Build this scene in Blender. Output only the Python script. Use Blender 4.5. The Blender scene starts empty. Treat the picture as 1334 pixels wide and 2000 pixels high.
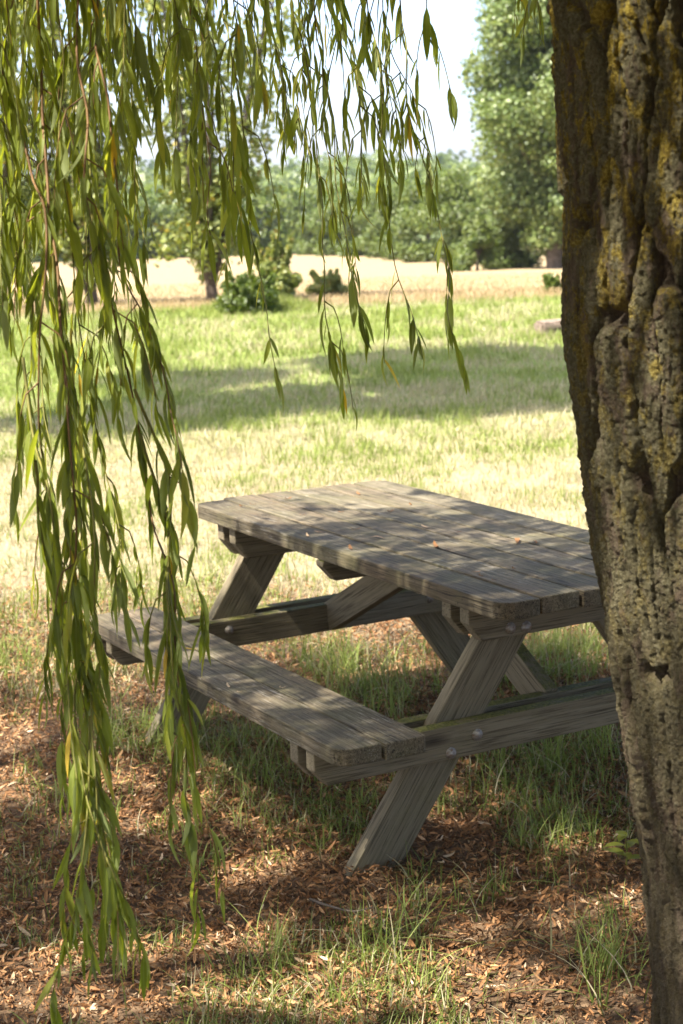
import bpy, bmesh, math
import numpy as np
from mathutils import Matrix, Vector
R = math.radians
rng = np.random.default_rng(7)
SC = bpy.context.scene
COL = SC.collection

# ---------------------------------------------------------------- camera
CAM = np.array([0.0, 0.0, 1.797]); PITCH, ROLL, F = -0.1804, -0.0333, 3408.0
_f = np.array([0.0, math.cos(PITCH), math.sin(PITCH)]); _r = np.array([1.0, 0, 0]); _u = np.cross(_r, _f)
c_, s_ = math.cos(ROLL), math.sin(ROLL)
RT, UP, FW = c_*_r + s_*_u, c_*_u - s_*_r, _f
cam = bpy.data.cameras.new('camera'); camo = bpy.data.objects.new('camera', cam); COL.objects.link(camo)
m = Matrix.Identity(4)
for i in range(3):
    m[i][0], m[i][1], m[i][2], m[i][3] = RT[i], UP[i], -FW[i], CAM[i]
camo.matrix_world = m
cam.sensor_fit = 'VERTICAL'; cam.sensor_height = 36.0; cam.sensor_width = 24.0
cam.lens = F/2000*36.0
cam.clip_start = 0.1; cam.clip_end = 6000
cam.dof.use_dof = True; cam.dof.focus_distance = 3.7; cam.dof.aperture_fstop = 8.0
SC.camera = camo
# ---------------------------------------------------------------- sky, sun, exposure
SUN_EL = R(57); SAZ = np.array([-0.85, -0.53]); SAZ /= np.linalg.norm(SAZ)
w = bpy.data.worlds.new('World'); SC.world = w; w.use_nodes = True
nt = w.node_tree; nt.nodes.clear()
sky = nt.nodes.new('ShaderNodeTexSky'); sky.sky_type = 'NISHITA'; sky.sun_disc = False
sky.sun_elevation = SUN_EL; sky.sun_rotation = math.atan2(SAZ[0], SAZ[1])
sky.dust_density = 3.0; sky.air_density = 0.6; sky.ozone_density = 1.0
bg = nt.nodes.new('ShaderNodeBackground'); bg.inputs['Strength'].default_value = 0.15
wo = nt.nodes.new('ShaderNodeOutputWorld')
nt.links.new(sky.outputs[0], bg.inputs[0]); nt.links.new(bg.outputs[0], wo.inputs[0])
sl = bpy.data.lights.new('sun', 'SUN'); sl.energy = 5.0; sl.angle = R(0.53); sl.color = (1.0, 0.95, 0.86)
so = bpy.data.objects.new('sun', sl); COL.objects.link(so)
SDIR = Vector((SAZ[0]*math.cos(SUN_EL), SAZ[1]*math.cos(SUN_EL), math.sin(SUN_EL)))
so.rotation_euler = SDIR.to_track_quat('Z', 'Y').to_euler(); so.location = (-10, -6, 20)
SC.view_settings.view_transform = 'Standard'; SC.view_settings.look = 'None'
SC.view_settings.exposure = 1.98; SC.view_settings.gamma = 1.0
SC.render.engine = 'CYCLES'
SC.cycles.max_bounces = 8; SC.cycles.diffuse_bounces = 4; SC.cycles.transmission_bounces = 6
SC.cycles.transparent_max_bounces = 8

# ---------------------------------------------------------------- helpers
def U(px, py, d):
    """a point at depth d (metres along the view) seen at photo pixel px, py"""
    return CAM + d*(FW + RT*(px-667.0)/F + UP*(1000.0-py)/F)
def G(px, py, z=0.0):
    """ground point (x, y) behind a photo pixel"""
    d = FW + RT*(px-667.0)/F + UP*(1000.0-py)/F
    t = (z-CAM[2])/d[2]; p = CAM + t*d
    return p[0], p[1]
def tag(o, label=None, cat=None, group=None, kind=None):
    for k, v in (('label', label), ('category', cat), ('group', group), ('kind', kind)):
        if v: o[k] = v
    return o
def thing(name, label, cat, loc=(0, 0, 0), rotz=0.0, group=None):
    o = bpy.data.objects.new(name, None); COL.objects.link(o)
    o.location = loc; o.rotation_euler = (0, 0, rotz); o.empty_display_size = 0.1
    return tag(o, label, cat, group)
def _hash(ix, iy, iz, seed):
    h = (ix.astype(np.int64)*374761393 + iy.astype(np.int64)*668265263 + iz.astype(np.int64)*2147483647 + seed*1274126177) & 0xffffffff
    h = ((h ^ (h >> 13))*1274126177) & 0xffffffff
    h = ((h ^ (h >> 15))*2246822519) & 0xffffffff
    return ((h ^ (h >> 16)) & 0xffffff)/float(0xffffff)
def vnoise(x, y, z=0.0, seed=0):
    x, y, z = np.broadcast_arrays(np.asarray(x, float), np.asarray(y, float), np.asarray(z, float))
    ix, iy, iz = np.floor(x), np.floor(y), np.floor(z)
    fx, fy, fz = x-ix, y-iy, z-iz
    fx, fy, fz = [t*t*(3-2*t) for t in (fx, fy, fz)]
    out = 0
    for a in (0, 1):
        for b in (0, 1):
            for c in (0, 1):
                wgt = (fx if a else 1-fx)*(fy if b else 1-fy)*(fz if c else 1-fz)
                out = out + wgt*_hash(ix+a, iy+b, iz+c, seed)
    return out
def fbm(x, y, z=0.0, seed=0, oct=4):
    s, a, tot = 0, 0.5, 0
    for i in range(oct):
        s = s + a*vnoise(x*2**i, y*2**i, np.asarray(z)*2**i, seed+i*17); tot += a; a *= .5
    return s/tot
def sstep(a, b, x):
    t = np.clip((x-a)/(b-a), 0, 1); return t*t*(3-2*t)
def norm(v):
    return v/np.maximum(np.linalg.norm(v, axis=-1, keepdims=True), 1e-9)
def mesh(name, V, Q, mat=None, parent=None, attrs=None, smooth=True):
    """quads only, straight from arrays"""
    V = np.ascontiguousarray(V, np.float32); Q = np.ascontiguousarray(Q, np.int32)
    me = bpy.data.meshes.new(name)
    me.vertices.add(len(V)); me.vertices.foreach_set('co', V.ravel())
    me.loops.add(Q.size); me.loops.foreach_set('vertex_index', Q.ravel())
    me.polygons.add(len(Q))
    me.polygons.foreach_set('loop_start', np.arange(0, Q.size, Q.shape[1], dtype=np.int32))
    me.polygons.foreach_set('use_smooth', np.full(len(Q), smooth))
    for k, a in (attrs or {}).items():
        a = np.ascontiguousarray(a, np.float32)
        if a.ndim == 2:
            at = me.attributes.new(k, 'FLOAT_VECTOR', 'POINT'); at.data.foreach_set('vector', a.ravel())
        else:
            at = me.attributes.new(k, 'FLOAT', 'POINT'); at.data.foreach_set('value', a)
    me.update(calc_edges=True)
    if mat: me.materials.append(mat)
    o = bpy.data.objects.new(name, me); COL.objects.link(o)
    if parent: o.parent = parent
    return o
def join(parts):
    """parts: list of (V, Q, attrs)"""
    off, Vs, Qs, A = 0, [], [], {}
    for V, Q, at in parts:
        Vs.append(V); Qs.append(Q+off); off += len(V)
        for k, v in at.items(): A.setdefault(k, []).append(v)
    return np.concatenate(Vs), np.concatenate(Qs), {k: np.concatenate(v) for k, v in A.items()}
def inst(TV, TQ, P, B, attrs):
    """copies of template TV (V,3) at P (N,3) with basis B (N,3,3: columns x,y,z); attrs per copy"""
    N, n = len(P), len(TV)
    if TV.ndim == 2: V = np.einsum('nij,vj->nvi', B, TV) + P[:, None, :]
    else: V = np.einsum('nij,nvj->nvi', B, TV) + P[:, None, :]; n = TV.shape[1]
    Q = (TQ[None] + (np.arange(N)*n)[:, None, None]).reshape(-1, TQ.shape[1])
    return V.reshape(-1, 3), Q, {k: np.repeat(np.asarray(v), n, axis=0) for k, v in attrs.items()}
def frames(d, up):
    """basis whose y axis is d, z axis is near up"""
    y = norm(d); x = norm(np.cross(y, up)); z = np.cross(x, y)
    return np.stack([x, y, z], axis=2)
def tube(pts, rad, n=8, cap=True):
    pts = np.asarray(pts, float); rad = np.broadcast_to(np.asarray(rad, float), (len(pts),))
    t = norm(np.gradient(pts, axis=0)); ref = np.array([0.31, 0.87, 0.38])
    x = norm(np.cross(t, ref)); y = np.cross(t, x)
    a = np.linspace(0, 2*np.pi, n, endpoint=False)
    V = pts[:, None] + rad[:, None, None]*(x[:, None]*np.cos(a)[None, :, None] + y[:, None]*np.sin(a)[None, :, None])
    i, j = np.meshgrid(np.arange(len(pts)-1), np.arange(n), indexing='ij')
    Q = np.stack([i*n+j, i*n+(j+1) % n, (i+1)*n+(j+1) % n, (i+1)*n+j], -1).reshape(-1, 4)
    return V.reshape(-1, 3), Q, {}
def spline(P, n):
    """Catmull-Rom through P, n samples, even in arc length"""
    P = np.asarray(P, float); P = np.vstack([2*P[0]-P[1], P, 2*P[-1]-P[-2]])
    out = []
    for i in range(1, len(P)-2):
        t = np.linspace(0, 1, 24, endpoint=False)[:, None]
        a, b, c, d = P[i-1], P[i], P[i+1], P[i+2]
        out.append(.5*((2*b)+(c-a)*t+(2*a-5*b+4*c-d)*t**2+(-a+3*b-3*c+d)*t**3))
    out = np.vstack(out+[P[-2:-1]])
    s = np.r_[0, np.cumsum(np.linalg.norm(np.diff(out, axis=0), axis=1))]
    q = np.linspace(0, s[-1], n)
    return np.stack([np.interp(q, s, out[:, k]) for k in range(out.shape[1])], 1)
def leaf_tpl(n=4, w=0.16, fold=0.25, curve=0.12, twocol=True, peak=0.42):
    """unit leaf along +y, base at the origin"""
    v, q = [], []
    for i in range(n+1):
        t = i/n; hw = w*.5*(math.sin(math.pi*t**(math.log(.5)/math.log(peak)))**.8*.97+.03) if 0 < t < 1 else w*.03
        z = -curve*t*t
        if twocol: v += [(-hw, t, z+fold*hw), (0, t, z), (hw, t, z+fold*hw)]
        else: v += [(-hw, t, z), (hw, t, z)]
    k = 3 if twocol else 2
    for i in range(n):
        for j in range(k-1):
            a = i*k+j; q.append((a, a+1, a+k+1, a+k))
    return np.array(v, float), np.array(q)
# ---------------------------------------------------------------- materials
class NT:
    def __init__(s, name):
        s.m = bpy.data.materials.new(name); s.m.use_nodes = True; s.t = s.m.node_tree; s.t.nodes.clear()
        s.out = s.t.nodes.new('ShaderNodeOutputMaterial')
    def n(s, kind, props=None, **inp):
        x = s.t.nodes.new('ShaderNode'+kind)
        for k, v in (props or {}).items(): setattr(x, k, v)
        for k, v in inp.items():
            k = k.replace('_', ' ')
            sock = x.inputs[int(k[1:])] if k[0] == 'i' and k[1:].isdigit() else x.inputs[k]
            if hasattr(v, 'is_output') and v.is_output: s.t.links.new(v, sock)
            else: sock.default_value = v
        return x
    def attr(s, name): return s.n('Attribute', dict(attribute_name=name))
    def noise(s, vec, scale, detail=4.0, rough=.55, dist=0.0):
        return s.n('TexNoise', Vector=vec, Scale=scale, Detail=detail, Roughness=rough, Distortion=dist).outputs[0]
    def ramp(s, fac, stops, interp='LINEAR'):
        x = s.n('ValToRGB', Fac=fac); r = x.color_ramp; r.interpolation = interp
        while len(r.elements) < len(stops): r.elements.new(0.5)
        for e, (p, c) in zip(r.elements, stops):
            e.position = p; e.color = (*c, 1) if len(c) == 3 else c
        return x.outputs[0]
    def bw(s, fac, a, b): return s.ramp(fac, [(a, (0, 0, 0)), (b, (1, 1, 1))])
    def mix(s, fac, a, b, mode='MIX'):
        x = s.t.nodes.new('ShaderNodeMix'); x.data_type = 'RGBA'; x.blend_type = mode
        for sock, v in ((x.inputs[0], fac), (x.inputs[6], a), (x.inputs[7], b)):
            if hasattr(v, 'is_output'): s.t.links.new(v, sock)
            else: sock.default_value = (*v, 1) if isinstance(v, tuple) and len(v) == 3 else v
        return x.outputs[2]
    def math(s, op, a, b=0.0):
        return s.n('Math', dict(operation=op), i0=a, i1=b).outputs[0]
    def vmul(s, vec, v): return s.n('VectorMath', dict(operation='MULTIPLY'), i0=vec, i1=v).outputs[0]
    def bump(s, h, strength=.4, dist=.005): return s.n('Bump', Strength=strength, Distance=dist, Height=h).outputs[0]
    def done(s, shader): s.t.links.new(shader, s.out.inputs[0]); return s.m
    def bsdf(s, color, rough=.7, normal=None, spec=.3, metal=0.0):
        x = s.n('BsdfPrincipled', Roughness=rough, Metallic=metal)
        x.inputs['Specular IOR Level'].default_value = spec
        if hasattr(color, 'is_output'): s.t.links.new(color, x.inputs['Base Color'])
        else: x.inputs['Base Color'].default_value = (*color, 1)
        if normal is not None: s.t.links.new(normal, x.inputs['Normal'])
        return x.outputs[0]
    def leafy(s, color, trans, tfac=.35, rough=.45, spec=.35, normal=None):
        a = s.bsdf(color, rough, normal, spec)
        b = s.n('BsdfTranslucent')
        if hasattr(trans, 'is_output'): s.t.links.new(trans, b.inputs[0])
        else: b.inputs[0].default_value = (*trans, 1)
        return s.n('MixShader', i0=tfac, i1=a, i2=b.outputs[0]).outputs[0]

def mat_wood(name, tone=1.0):
    k = NT(name); bc = k.attr('bc').outputs['Vector']
    v1 = k.vmul(bc, (105.0, 3.2, 105.0)); v2 = k.vmul(bc, (300.0, 7.0, 300.0)); v3 = k.vmul(bc, (5.0, 1.3, 5.0))
    g1 = k.noise(v1, 1.0, 6, .7, .5); g2 = k.noise(v2, 1.0, 5, .7); big = k.noise(v3, 1.0, 4, .6)
    c = k.ramp(g1, [(.26, (.046*tone, .037*tone, .024*tone)), (.45, (.104*tone, .087*tone, .055*tone)), (.58, (.152*tone, .129*tone, .085*tone)), (.75, (.225*tone, .196*tone, .146*tone))])
    c = k.mix(k.math('MULTIPLY', k.bw(big, .45, .7), .55), c, (.16*tone, .11*tone, .066*tone))
    c = k.mix(k.math('MULTIPLY', k.bw(g2, .50, .60), .85), c, (.022, .017, .010))
    c = k.mix(1.0, c, k.ramp(k.attr('tone').outputs['Fac'], [(0, (.72, .70, .66)), (1, (1.22, 1.20, 1.18))]), 'MULTIPLY')
    # knots
    vor = k.n('TexVoronoi', Vector=k.vmul(bc, (9.0, 2.6, 9.0)), Scale=1.0, Randomness=1.0).outputs['Distance']
    c = k.mix(k.ramp(vor, [(.06, (.8, .8, .8)), (.15, (0, 0, 0))]), c, (.03, .022, .015))
    # green algae patches and bleached, worn streaks
    al = k.noise(bc, 6.0, 5, .65)
    c = k.mix(k.math('MULTIPLY', k.bw(al, .46, .70), .62), c, (.092, .084, .036))
    top = k.n('NewGeometry').outputs['Normal']
    nz = k.n('SeparateXYZ', Vector=top).outputs[2]
    wear = k.noise(k.vmul(bc, (190.0, 9.0, 190.0)), 1.0, 6, .75)
    wearb = k.noise(k.vmul(bc, (7.0, 2.2, 7.0)), 1.0, 3, .6)
    wm = k.math('MULTIPLY', k.bw(wear, .55, .63), k.bw(wearb, .46, .66))
    c = k.mix(k.math('MULTIPLY', wm, .8), c, (.33, .30, .245))
    sp = k.math('ABSOLUTE', k.math('SUBTRACT', k.noise(k.vmul(bc, (26.0, .9, 26.0)), 1.0, 3, .5), .5))       # long drying splits
    spm = k.math('MULTIPLY', k.ramp(sp, [(.003, (.9, .9, .9)), (.012, (0, 0, 0))]), k.bw(k.noise(k.vmul(bc, (9.0, 1.4, 9.0)), 1.0, 2), .5, .58))
    c = k.mix(spm, c, (.018, .014, .009))
    c = k.mix(k.math('MULTIPLY', k.bw(k.noise(bc, 85.0, 3, .5), .665, .69), .8), c, (.022, .014, .008))      # crumbs and stains
    h = k.math('ADD', k.math('MULTIPLY', g1, .6), k.math('MULTIPLY', g2, .5))
    return k.done(k.bsdf(c, .82, k.bump(h, .75, .006), .25))
def mat_mossy(name):
    k = NT(name); bc = k.attr('bc').outputs['Vector']
    g1 = k.noise(k.vmul(bc, (70.0, 2.6, 70.0)), 1.0, 5, .55, .9); g2 = k.noise(k.vmul(bc, (240.0, 6.0, 240.0)), 1.0, 4, .65)
    c = k.ramp(g1, [(.24, (.115, .092, .056)), (.5, (.165, .135, .085)), (.76, (.215, .180, .118))])
    c = k.mix(k.math('MULTIPLY', k.bw(g2, .50, .62), .7), c, (.034, .025, .013))
    vor = k.n('TexVoronoi', Vector=k.vmul(bc, (7.0, 2.2, 7.0)), Scale=1.0, Randomness=1.0).outputs['Distance']
    c = k.mix(k.ramp(vor, [(.06, (.85, .85, .85)), (.16, (0, 0, 0))]), c, (.028, .02, .014))
    nz = k.n('SeparateXYZ', Vector=k.n('NewGeometry').outputs['Normal']).outputs[2]
    ms = k.noise(bc, 14.0, 6, .75)
    mm = k.math('MULTIPLY', k.bw(nz, .6, .9), k.bw(ms, .36, .52))
    mm = k.math('MAXIMUM', mm, k.math('MULTIPLY', k.bw(k.noise(bc, 5.0, 5, .65), .54, .78), .28))
    moss = k.ramp(k.noise(bc, 130.0, 3), [(.3, (.045, .047, .012)), (.6, (.13, .125, .03)), (.75, (.20, .18, .05))])
    c = k.mix(mm, c, moss)
    h = k.math('ADD', k.math('MULTIPLY', g1, .6), k.math('MULTIPLY', k.math('MULTIPLY', ms, mm), 1.2))
    return k.done(k.bsdf(c, .85, k.bump(h, .7, .006), .2))
def mat_bark():
    k = NT('lichen_bark'); co = k.n('TexCoord').outputs['Object']; h = k.attr('ridge').outputs['Fac']; zz = k.n('SeparateXYZ', Vector=co).outputs[2]
    n1 = k.noise(k.vmul(co, (70.0, 70.0, 11.0)), 1.0, 6, .7); n2 = k.noise(co, 170.0, 5, .75); n3 = k.noise(k.vmul(co, (24.0, 24.0, 9.0)), 1.0, 7, .75, .4); n4 = k.noise(k.vmul(co, (30.0, 30.0, 17.0)), 1.0, 7, .75, .5)
    big = k.noise(co, 3.0, 2)
    c = k.ramp(n1, [(.25, (.058, .041, .026)), (.5, (.150, .109, .070)), (.75, (.26, .20, .138))])
    c = k.mix(k.math('MULTIPLY', k.bw(n2, .48, .68), .6), c, (.055, .040, .028))
    ridge = k.bw(h, .18, .6)
    gl = k.math('MULTIPLY', k.n('MapRange', Value=zz, i1=.5, i2=1.3, i3=.40, i4=1.0).outputs[0], k.bw(k.math('ADD', n3, k.math('MULTIPLY', big, .25)), .545, .63)); gl = k.math('MULTIPLY', gl, ridge)
    c = k.mix(k.math('MULTIPLY', gl, .85), c, k.ramp(n2, [(.34, (.075, .068, .030)), (.50, (.150, .133, .066)), (.64, (.25, .228, .138))]))
    up = k.math('MULTIPLY', k.n('MapRange', Value=zz, i1=1.0, i2=1.9, i3=.10, i4=1.0).outputs[0], ridge)
    yl = k.math('MULTIPLY', k.bw(n4, .51, .575), up)
    c = k.mix(k.math('MULTIPLY', yl, .85), c, k.ramp(n2, [(.32, (.13, .088, .008)), (.50, (.29, .20, .018)), (.66, (.52, .41, .07))]))
    return k.done(k.bsdf(c, .9, k.bump(k.math('ADD', n1, k.math('MULTIPLY', n2, 1.2)), 1.0, .02), .15))
def mat_leaf(name, cols, tr, tfac=.38, back=None, rough=.42, spec=.4):
    k = NT(name); r = k.attr('rnd').outputs['Fac']
    c = k.ramp(r, cols)
    t = k.mix(.35, k.ramp(r, [(p, tuple(min(1, a*f) for a, f in zip(cc, tr))) for p, cc in cols]), (0, 0, 0), 'MIX') if False else k.ramp(r, [(p, tuple(min(1, a*f) for a, f in zip(cc, tr))) for p, cc in cols])
    if name == 'willow_leaf':
        co = k.n('TexCoord').outputs['Object']; rib = k.math('POWER', k.attr('mid').outputs['Fac'], 9.0)
        mott = k.noise(co, 55.0, 4, .6); c = k.mix(k.math('MULTIPLY', k.bw(mott, .35, .7), .45), c, k.mix(.5, c, (.05, .06, .008)))
        c = k.mix(k.math('MULTIPLY', k.bw(k.noise(co, 95.0, 3, .5), .66, .70), .7), c, (.16, .085, .02))
        c = k.mix(k.math('MULTIPLY', rib, .55), c, (.30, .31, .10))
    if back:
        bf = k.n('NewGeometry').outputs['Backfacing']; c = k.mix(bf, c, back)
    return k.done(k.leafy(c, t, tfac, rough, spec))
def mat_ground():
    k = NT('ground_soil_and_turf'); co = k.n('TexCoord').outputs['Object']
    y = k.n('SeparateXYZ', Vector=co).outputs[1]
    n1 = k.noise(co, 1.1, 5, .6); n2 = k.noise(co, 38.0, 5, .7); n3 = k.noise(co, 6.0, 5, .65)
    litter = k.ramp(n2, [(.3, (.045, .030, .018)), (.5, (.115, .073, .042)), (.7, (.23, .15, .085))])
    straw = k.ramp(n2, [(.3, (.175, .138, .078)), (.6, (.29, .24, .15)), (.8, (.37, .31, .20))])
    green = k.ramp(n2, [(.3, (.085, .12, .025)), (.6, (.20, .25, .06)), (.8, (.32, .35, .11))])
    gm = k.math('ADD', k.n('MapRange', Value=y, i1=9.0, i2=17.0, i3=.12, i4=.60).outputs[0], k.math('SUBTRACT', n3, .5))
    turf = k.mix(k.bw(gm, .25, .6), straw, green)
    ym = k.math('ADD', y, k.math('MULTIPLY', k.math('SUBTRACT', n1, .5), 4.0))
    c = k.mix(k.n('MapRange', Value=ym, i1=6.6, i2=8.4).outputs[0], litter, turf)
    far = k.ramp(k.noise(co, .012, 4), [(.35, (.045, .07, .03)), (.5, (.10, .13, .05)), (.6, (.28, .24, .12)), (.7, (.06, .085, .03))])
    c = k.mix(k.n('MapRange', Value=y, i1=190.0, i2=240.0).outputs[0], c, far)
    return k.done(k.bsdf(c, .95, k.bump(n2, .6, .03), .1))
def mat_plain(name, cols, scale=20.0, rough=.85, bump=.5, spec=.2, metal=0.0):
    k = NT(name); co = k.n('TexCoord').outputs['Object']; n = k.noise(co, scale, 5, .65)
    return k.done(k.bsdf(k.ramp(n, cols), rough, k.bump(n, bump, .01), spec, metal))

M = {}
M['wood'] = mat_wood('weathered_plank', 1.08); M['wood_frame'] = mat_mossy('mossy_timber'); M['bark'] = mat_bark()
M['ground'] = mat_ground()
M['steel'] = mat_plain('galvanised_bolt', [(.35, (.20, .13, .08)), (.5, (.26, .235, .205)), (.7, (.38, .355, .32))], 120, .55, .4, .4, .65)
M['willow'] = mat_leaf('willow_leaf', [(0, (.080, .105, .012)), (.35, (.145, .180, .022)), (.7, (.215, .25, .040)), (.93, (.32, .31, .06)), (.97, (.42, .28, .03))], (1.9, 1.75, .7), .50, (.20, .23, .085), .52, .25)
M['stem'] = mat_plain('willow_twig', [(.3, (.09, .045, .018)), (.7, (.17, .10, .035))], 40, .6, .2)
M['twig_green'] = mat_plain('young_willow_twig', [(.3, (.10, .10, .02)), (.7, (.17, .15, .03))], 40, .6, .2)
M['grass'] = mat_leaf('grass_blade', [(0, (.075, .105, .018)), (.3, (.150, .19, .036)), (.5, (.225, .26, .065)), (.62, (.255, .24, .100)), (.8, (.325, .282, .170)), (1, (.42, .37, .25))], (1.3, 1.3, 1.0), .35, None, .55, .25)
M['litter'] = mat_leaf('dry_leaf', [(0, (.055, .032, .018)), (.3, (.140, .070, .032)), (.6, (.29, .145, .060)), (.85, (.43, .25, .12)), (1, (.54, .40, .26))], (1.1, .9, .7), .15, None, .7, .15)
M['wheat'] = mat_leaf('ripe_wheat', [(0, (.25, .175, .08)), (.5, (.32, .24, .12)), (1, (.38, .29, .16))], (1, 1, 1), .2, None, .7, .1)
M['trunk_far'] = mat_plain('grey_brown_bark', [(.3, (.05, .038, .026)), (.7, (.13, .10, .075))], 6, .9, .6)
M['leaf_oak'] = mat_leaf('oak_leaf', [(0, (.065, .10, .024)), (.5, (.120, .160, .042)), (1, (.19, .22, .075))], (1.4, 1.45, .8), .3)
M['leaf_hedge'] = mat_leaf('hedge_tree_leaf', [(0, (.034, .058, .009)), (.5, (.082, .114, .018)), (1, (.15, .178, .038))], (1.5, 1.6, .7), .3)
M['leaf_light'] = mat_leaf('pale_willow_leaf', [(0, (.10, .125, .03)), (.5, (.18, .205, .055)), (.9, (.26, .265, .085)), (1, (.32, .24, .07))], (1.5, 1.5, .7), .35)
M['stone'] = mat_plain('pale_stone', [(.35, (.09, .065, .048)), (.5, (.18, .135, .10)), (.7, (.25, .20, .155))], 14, .9, .7)

# ---------------------------------------------------------------- terrain
PROF_Y = np.array([-400, 28, 60, 90, 220, 400, 700, 1500, 3500.]); PROF_Z = np.array([0, 0, -1.15, -2.5, -5.6, -9, 2, 27, 34.])
def terr(x, y):
    z = np.interp(y, PROF_Y, PROF_Z)
    k = np.clip((y-350)/400, 0, 1)
    return z + k*14*(fbm(np.asarray(x)/320+3, np.asarray(y)/400, 0, 5, 3)-.5) + .04*(fbm(np.asarray(x)/1.7, np.asarray(y)/1.7, 0, 3, 3)-.85)*np.clip((60-np.asarray(y))/30, 0, 1)
ys = np.r_[-60, -20, -5, np.arange(0, 40, .22), np.arange(40, 120, 3), np.arange(120, 420, 12), np.arange(420, 1800, 45), 2000, 2400, 3000, 3500]
us = np.r_[-1, -.6, -.35, np.linspace(-.24, .24, 61), .35, .6, 1]
YY, UU = np.meshgrid(ys, us, indexing='ij'); XX = UU*(np.abs(YY)*1.0+14)
ZZ = terr(XX, YY)
def grid_quads(a, b):
    i, j = np.meshgrid(np.arange(a-1), np.arange(b-1), indexing='ij')
    return np.stack([i*b+j, i*b+j+1, (i+1)*b+j+1, (i+1)*b+j], -1).reshape(-1, 4)
g = mesh('ground', np.stack([XX, YY, ZZ], -1).reshape(-1, 3), grid_quads(*XX.shape), M['ground'])
tag(g, kind='structure')

# ---------------------------------------------------------------- picnic table
def board(name, L, W, T, parent, mat, M4=None, corner=0.0, corners=(), chamfer=None, bev=.004):
    """board along local y, width x, thickness z; corners: which plan corners are rounded; chamfer: cut of the lower end corners"""
    bm = bmesh.new(); hx, hy = W/2, L/2; P = []
    if chamfer:                                   # outline in the y-z plane, pushed along x
        cz, cy = chamfer; hz = T/2
        prof = [(-hy, hz), (-hy, -hz+cz), (-hy+cy, -hz), (hy-cy, -hz), (hy, -hz+cz), (hy, hz)]
        vs = [bm.verts.new((-hx, y, z)) for y, z in prof]
        f = bm.faces.new(vs); r = bmesh.ops.extrude_face_region(bm, geom=[f])
        bmesh.ops.translate(bm, vec=(W, 0, 0), verts=[v for v in r['geom'] if isinstance(v, bmesh.types.BMVert)])
    else:
        for sx, sy, k in ((-1, -1, 0), (1, -1, 1), (1, 1, 2), (-1, 1, 3)):
            if k in corners:
                a0 = {0: 180, 1: 270, 2: 0, 3: 90}[k]
                for a in np.linspace(a0, a0+90, 7):
                    P.append((sx*(hx-corner)+corner*math.cos(R(a)), sy*(hy-corner)+corner*math.sin(R(a))))
            else: P.append((sx*hx, sy*hy))
        vs = [bm.verts.new((x, y, -T/2)) for x, y in P]
        f = bm.faces.new(vs); r = bmesh.ops.extrude_face_region(bm, geom=[f])
        bmesh.ops.translate(bm, vec=(0, 0, T), verts=[v for v in r['geom'] if isinstance(v, bmesh.types.BMVert)])
    bmesh.ops.recalc_face_normals(bm, faces=bm.faces)
    es = [e for e in bm.edges if len(e.link_faces) == 2 and e.calc_face_angle(0) > .6]
    bmesh.ops.bevel(bm, geom=es, offset=bev, segments=2, profile=.6, affect='EDGES')
    me = bpy.data.meshes.new(name); bm.to_mesh(me); bm.free()
    n = len(me.vertices); co = np.zeros(n*3, np.float32); me.vertices.foreach_get('co', co)
    bc = co.reshape(-1, 3) + rng.uniform(0, 40, 3).astype(np.float32)
    at = me.attributes.new('bc', 'FLOAT_VECTOR', 'POINT'); at.data.foreach_set('vector', np.ascontiguousarray(bc, np.float32).ravel())
    at = me.attributes.new('tone', 'FLOAT', 'POINT'); at.data.foreach_set('value', np.full(n, rng.random(), np.float32))
    if M4 is not None: me.transform(M4)
    me.polygons.foreach_set('use_smooth', np.full(len(me.polygons), False))
    me.materials.append(mat)
    o = bpy.data.objects.new(name, me); COL.objects.link(o); o.parent = parent
    return o
TAB = thing('picnic_table', 'weathered grey wooden picnic table with attached benches under the willow', 'picnic table', (0.278, 5.36, 0), 0.5061)
Tr = Matrix.Translation
def Rz(a): return Matrix.Rotation(a, 4, 'Z')
def Rx(a): return Matrix.Rotation(a, 4, 'X')
def Ry(a): return Matrix.Rotation(a, 4, 'Y')
TL, TW, gap = 1.90, 0.7723, .009
pw = (TW-5*gap)/6
ends = [(0, 0), (-.004, .022), (.003, .018), (-.002, .012), (.004, .016), (0, .004)]     # near, far extra length
for i in range(6):
    x = -TW/2 + pw/2 + i*(pw+gap); e0, e1 = ends[i]; L = TL+e0+e1
    board('tabletop_plank', L, pw, .046, TAB, M['wood'], Tr((x, (e1-e0)/2, .727+rng.normal(0, .0012))) @ Ry(rng.normal(0, .006)) @ Rz(rng.normal(0, .0008)),
          .058, {0: (0, 3), 5: (1, 2)}.get(i, ()))
for s in (-1, 1):
    for k in range(2):
        w2 = (.2584-.01)/2; xc = s*(.5784 + w2/2 + k*(w2+.01)); e = rng.normal(0, .004)
        out = k == 1
        cs = ((0, 3) if s < 0 else (1, 2)) if out else ((1, 2) if s < 0 else (0, 3))
        board('seat_plank', 1.768+e, w2, .045, TAB, M['wood'], Tr((xc, 0, .4006+rng.normal(0, .001))) @ Ry(rng.normal(0, .006)), .046 if out else .014, cs)
LEGW, LT = .134, .045
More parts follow.
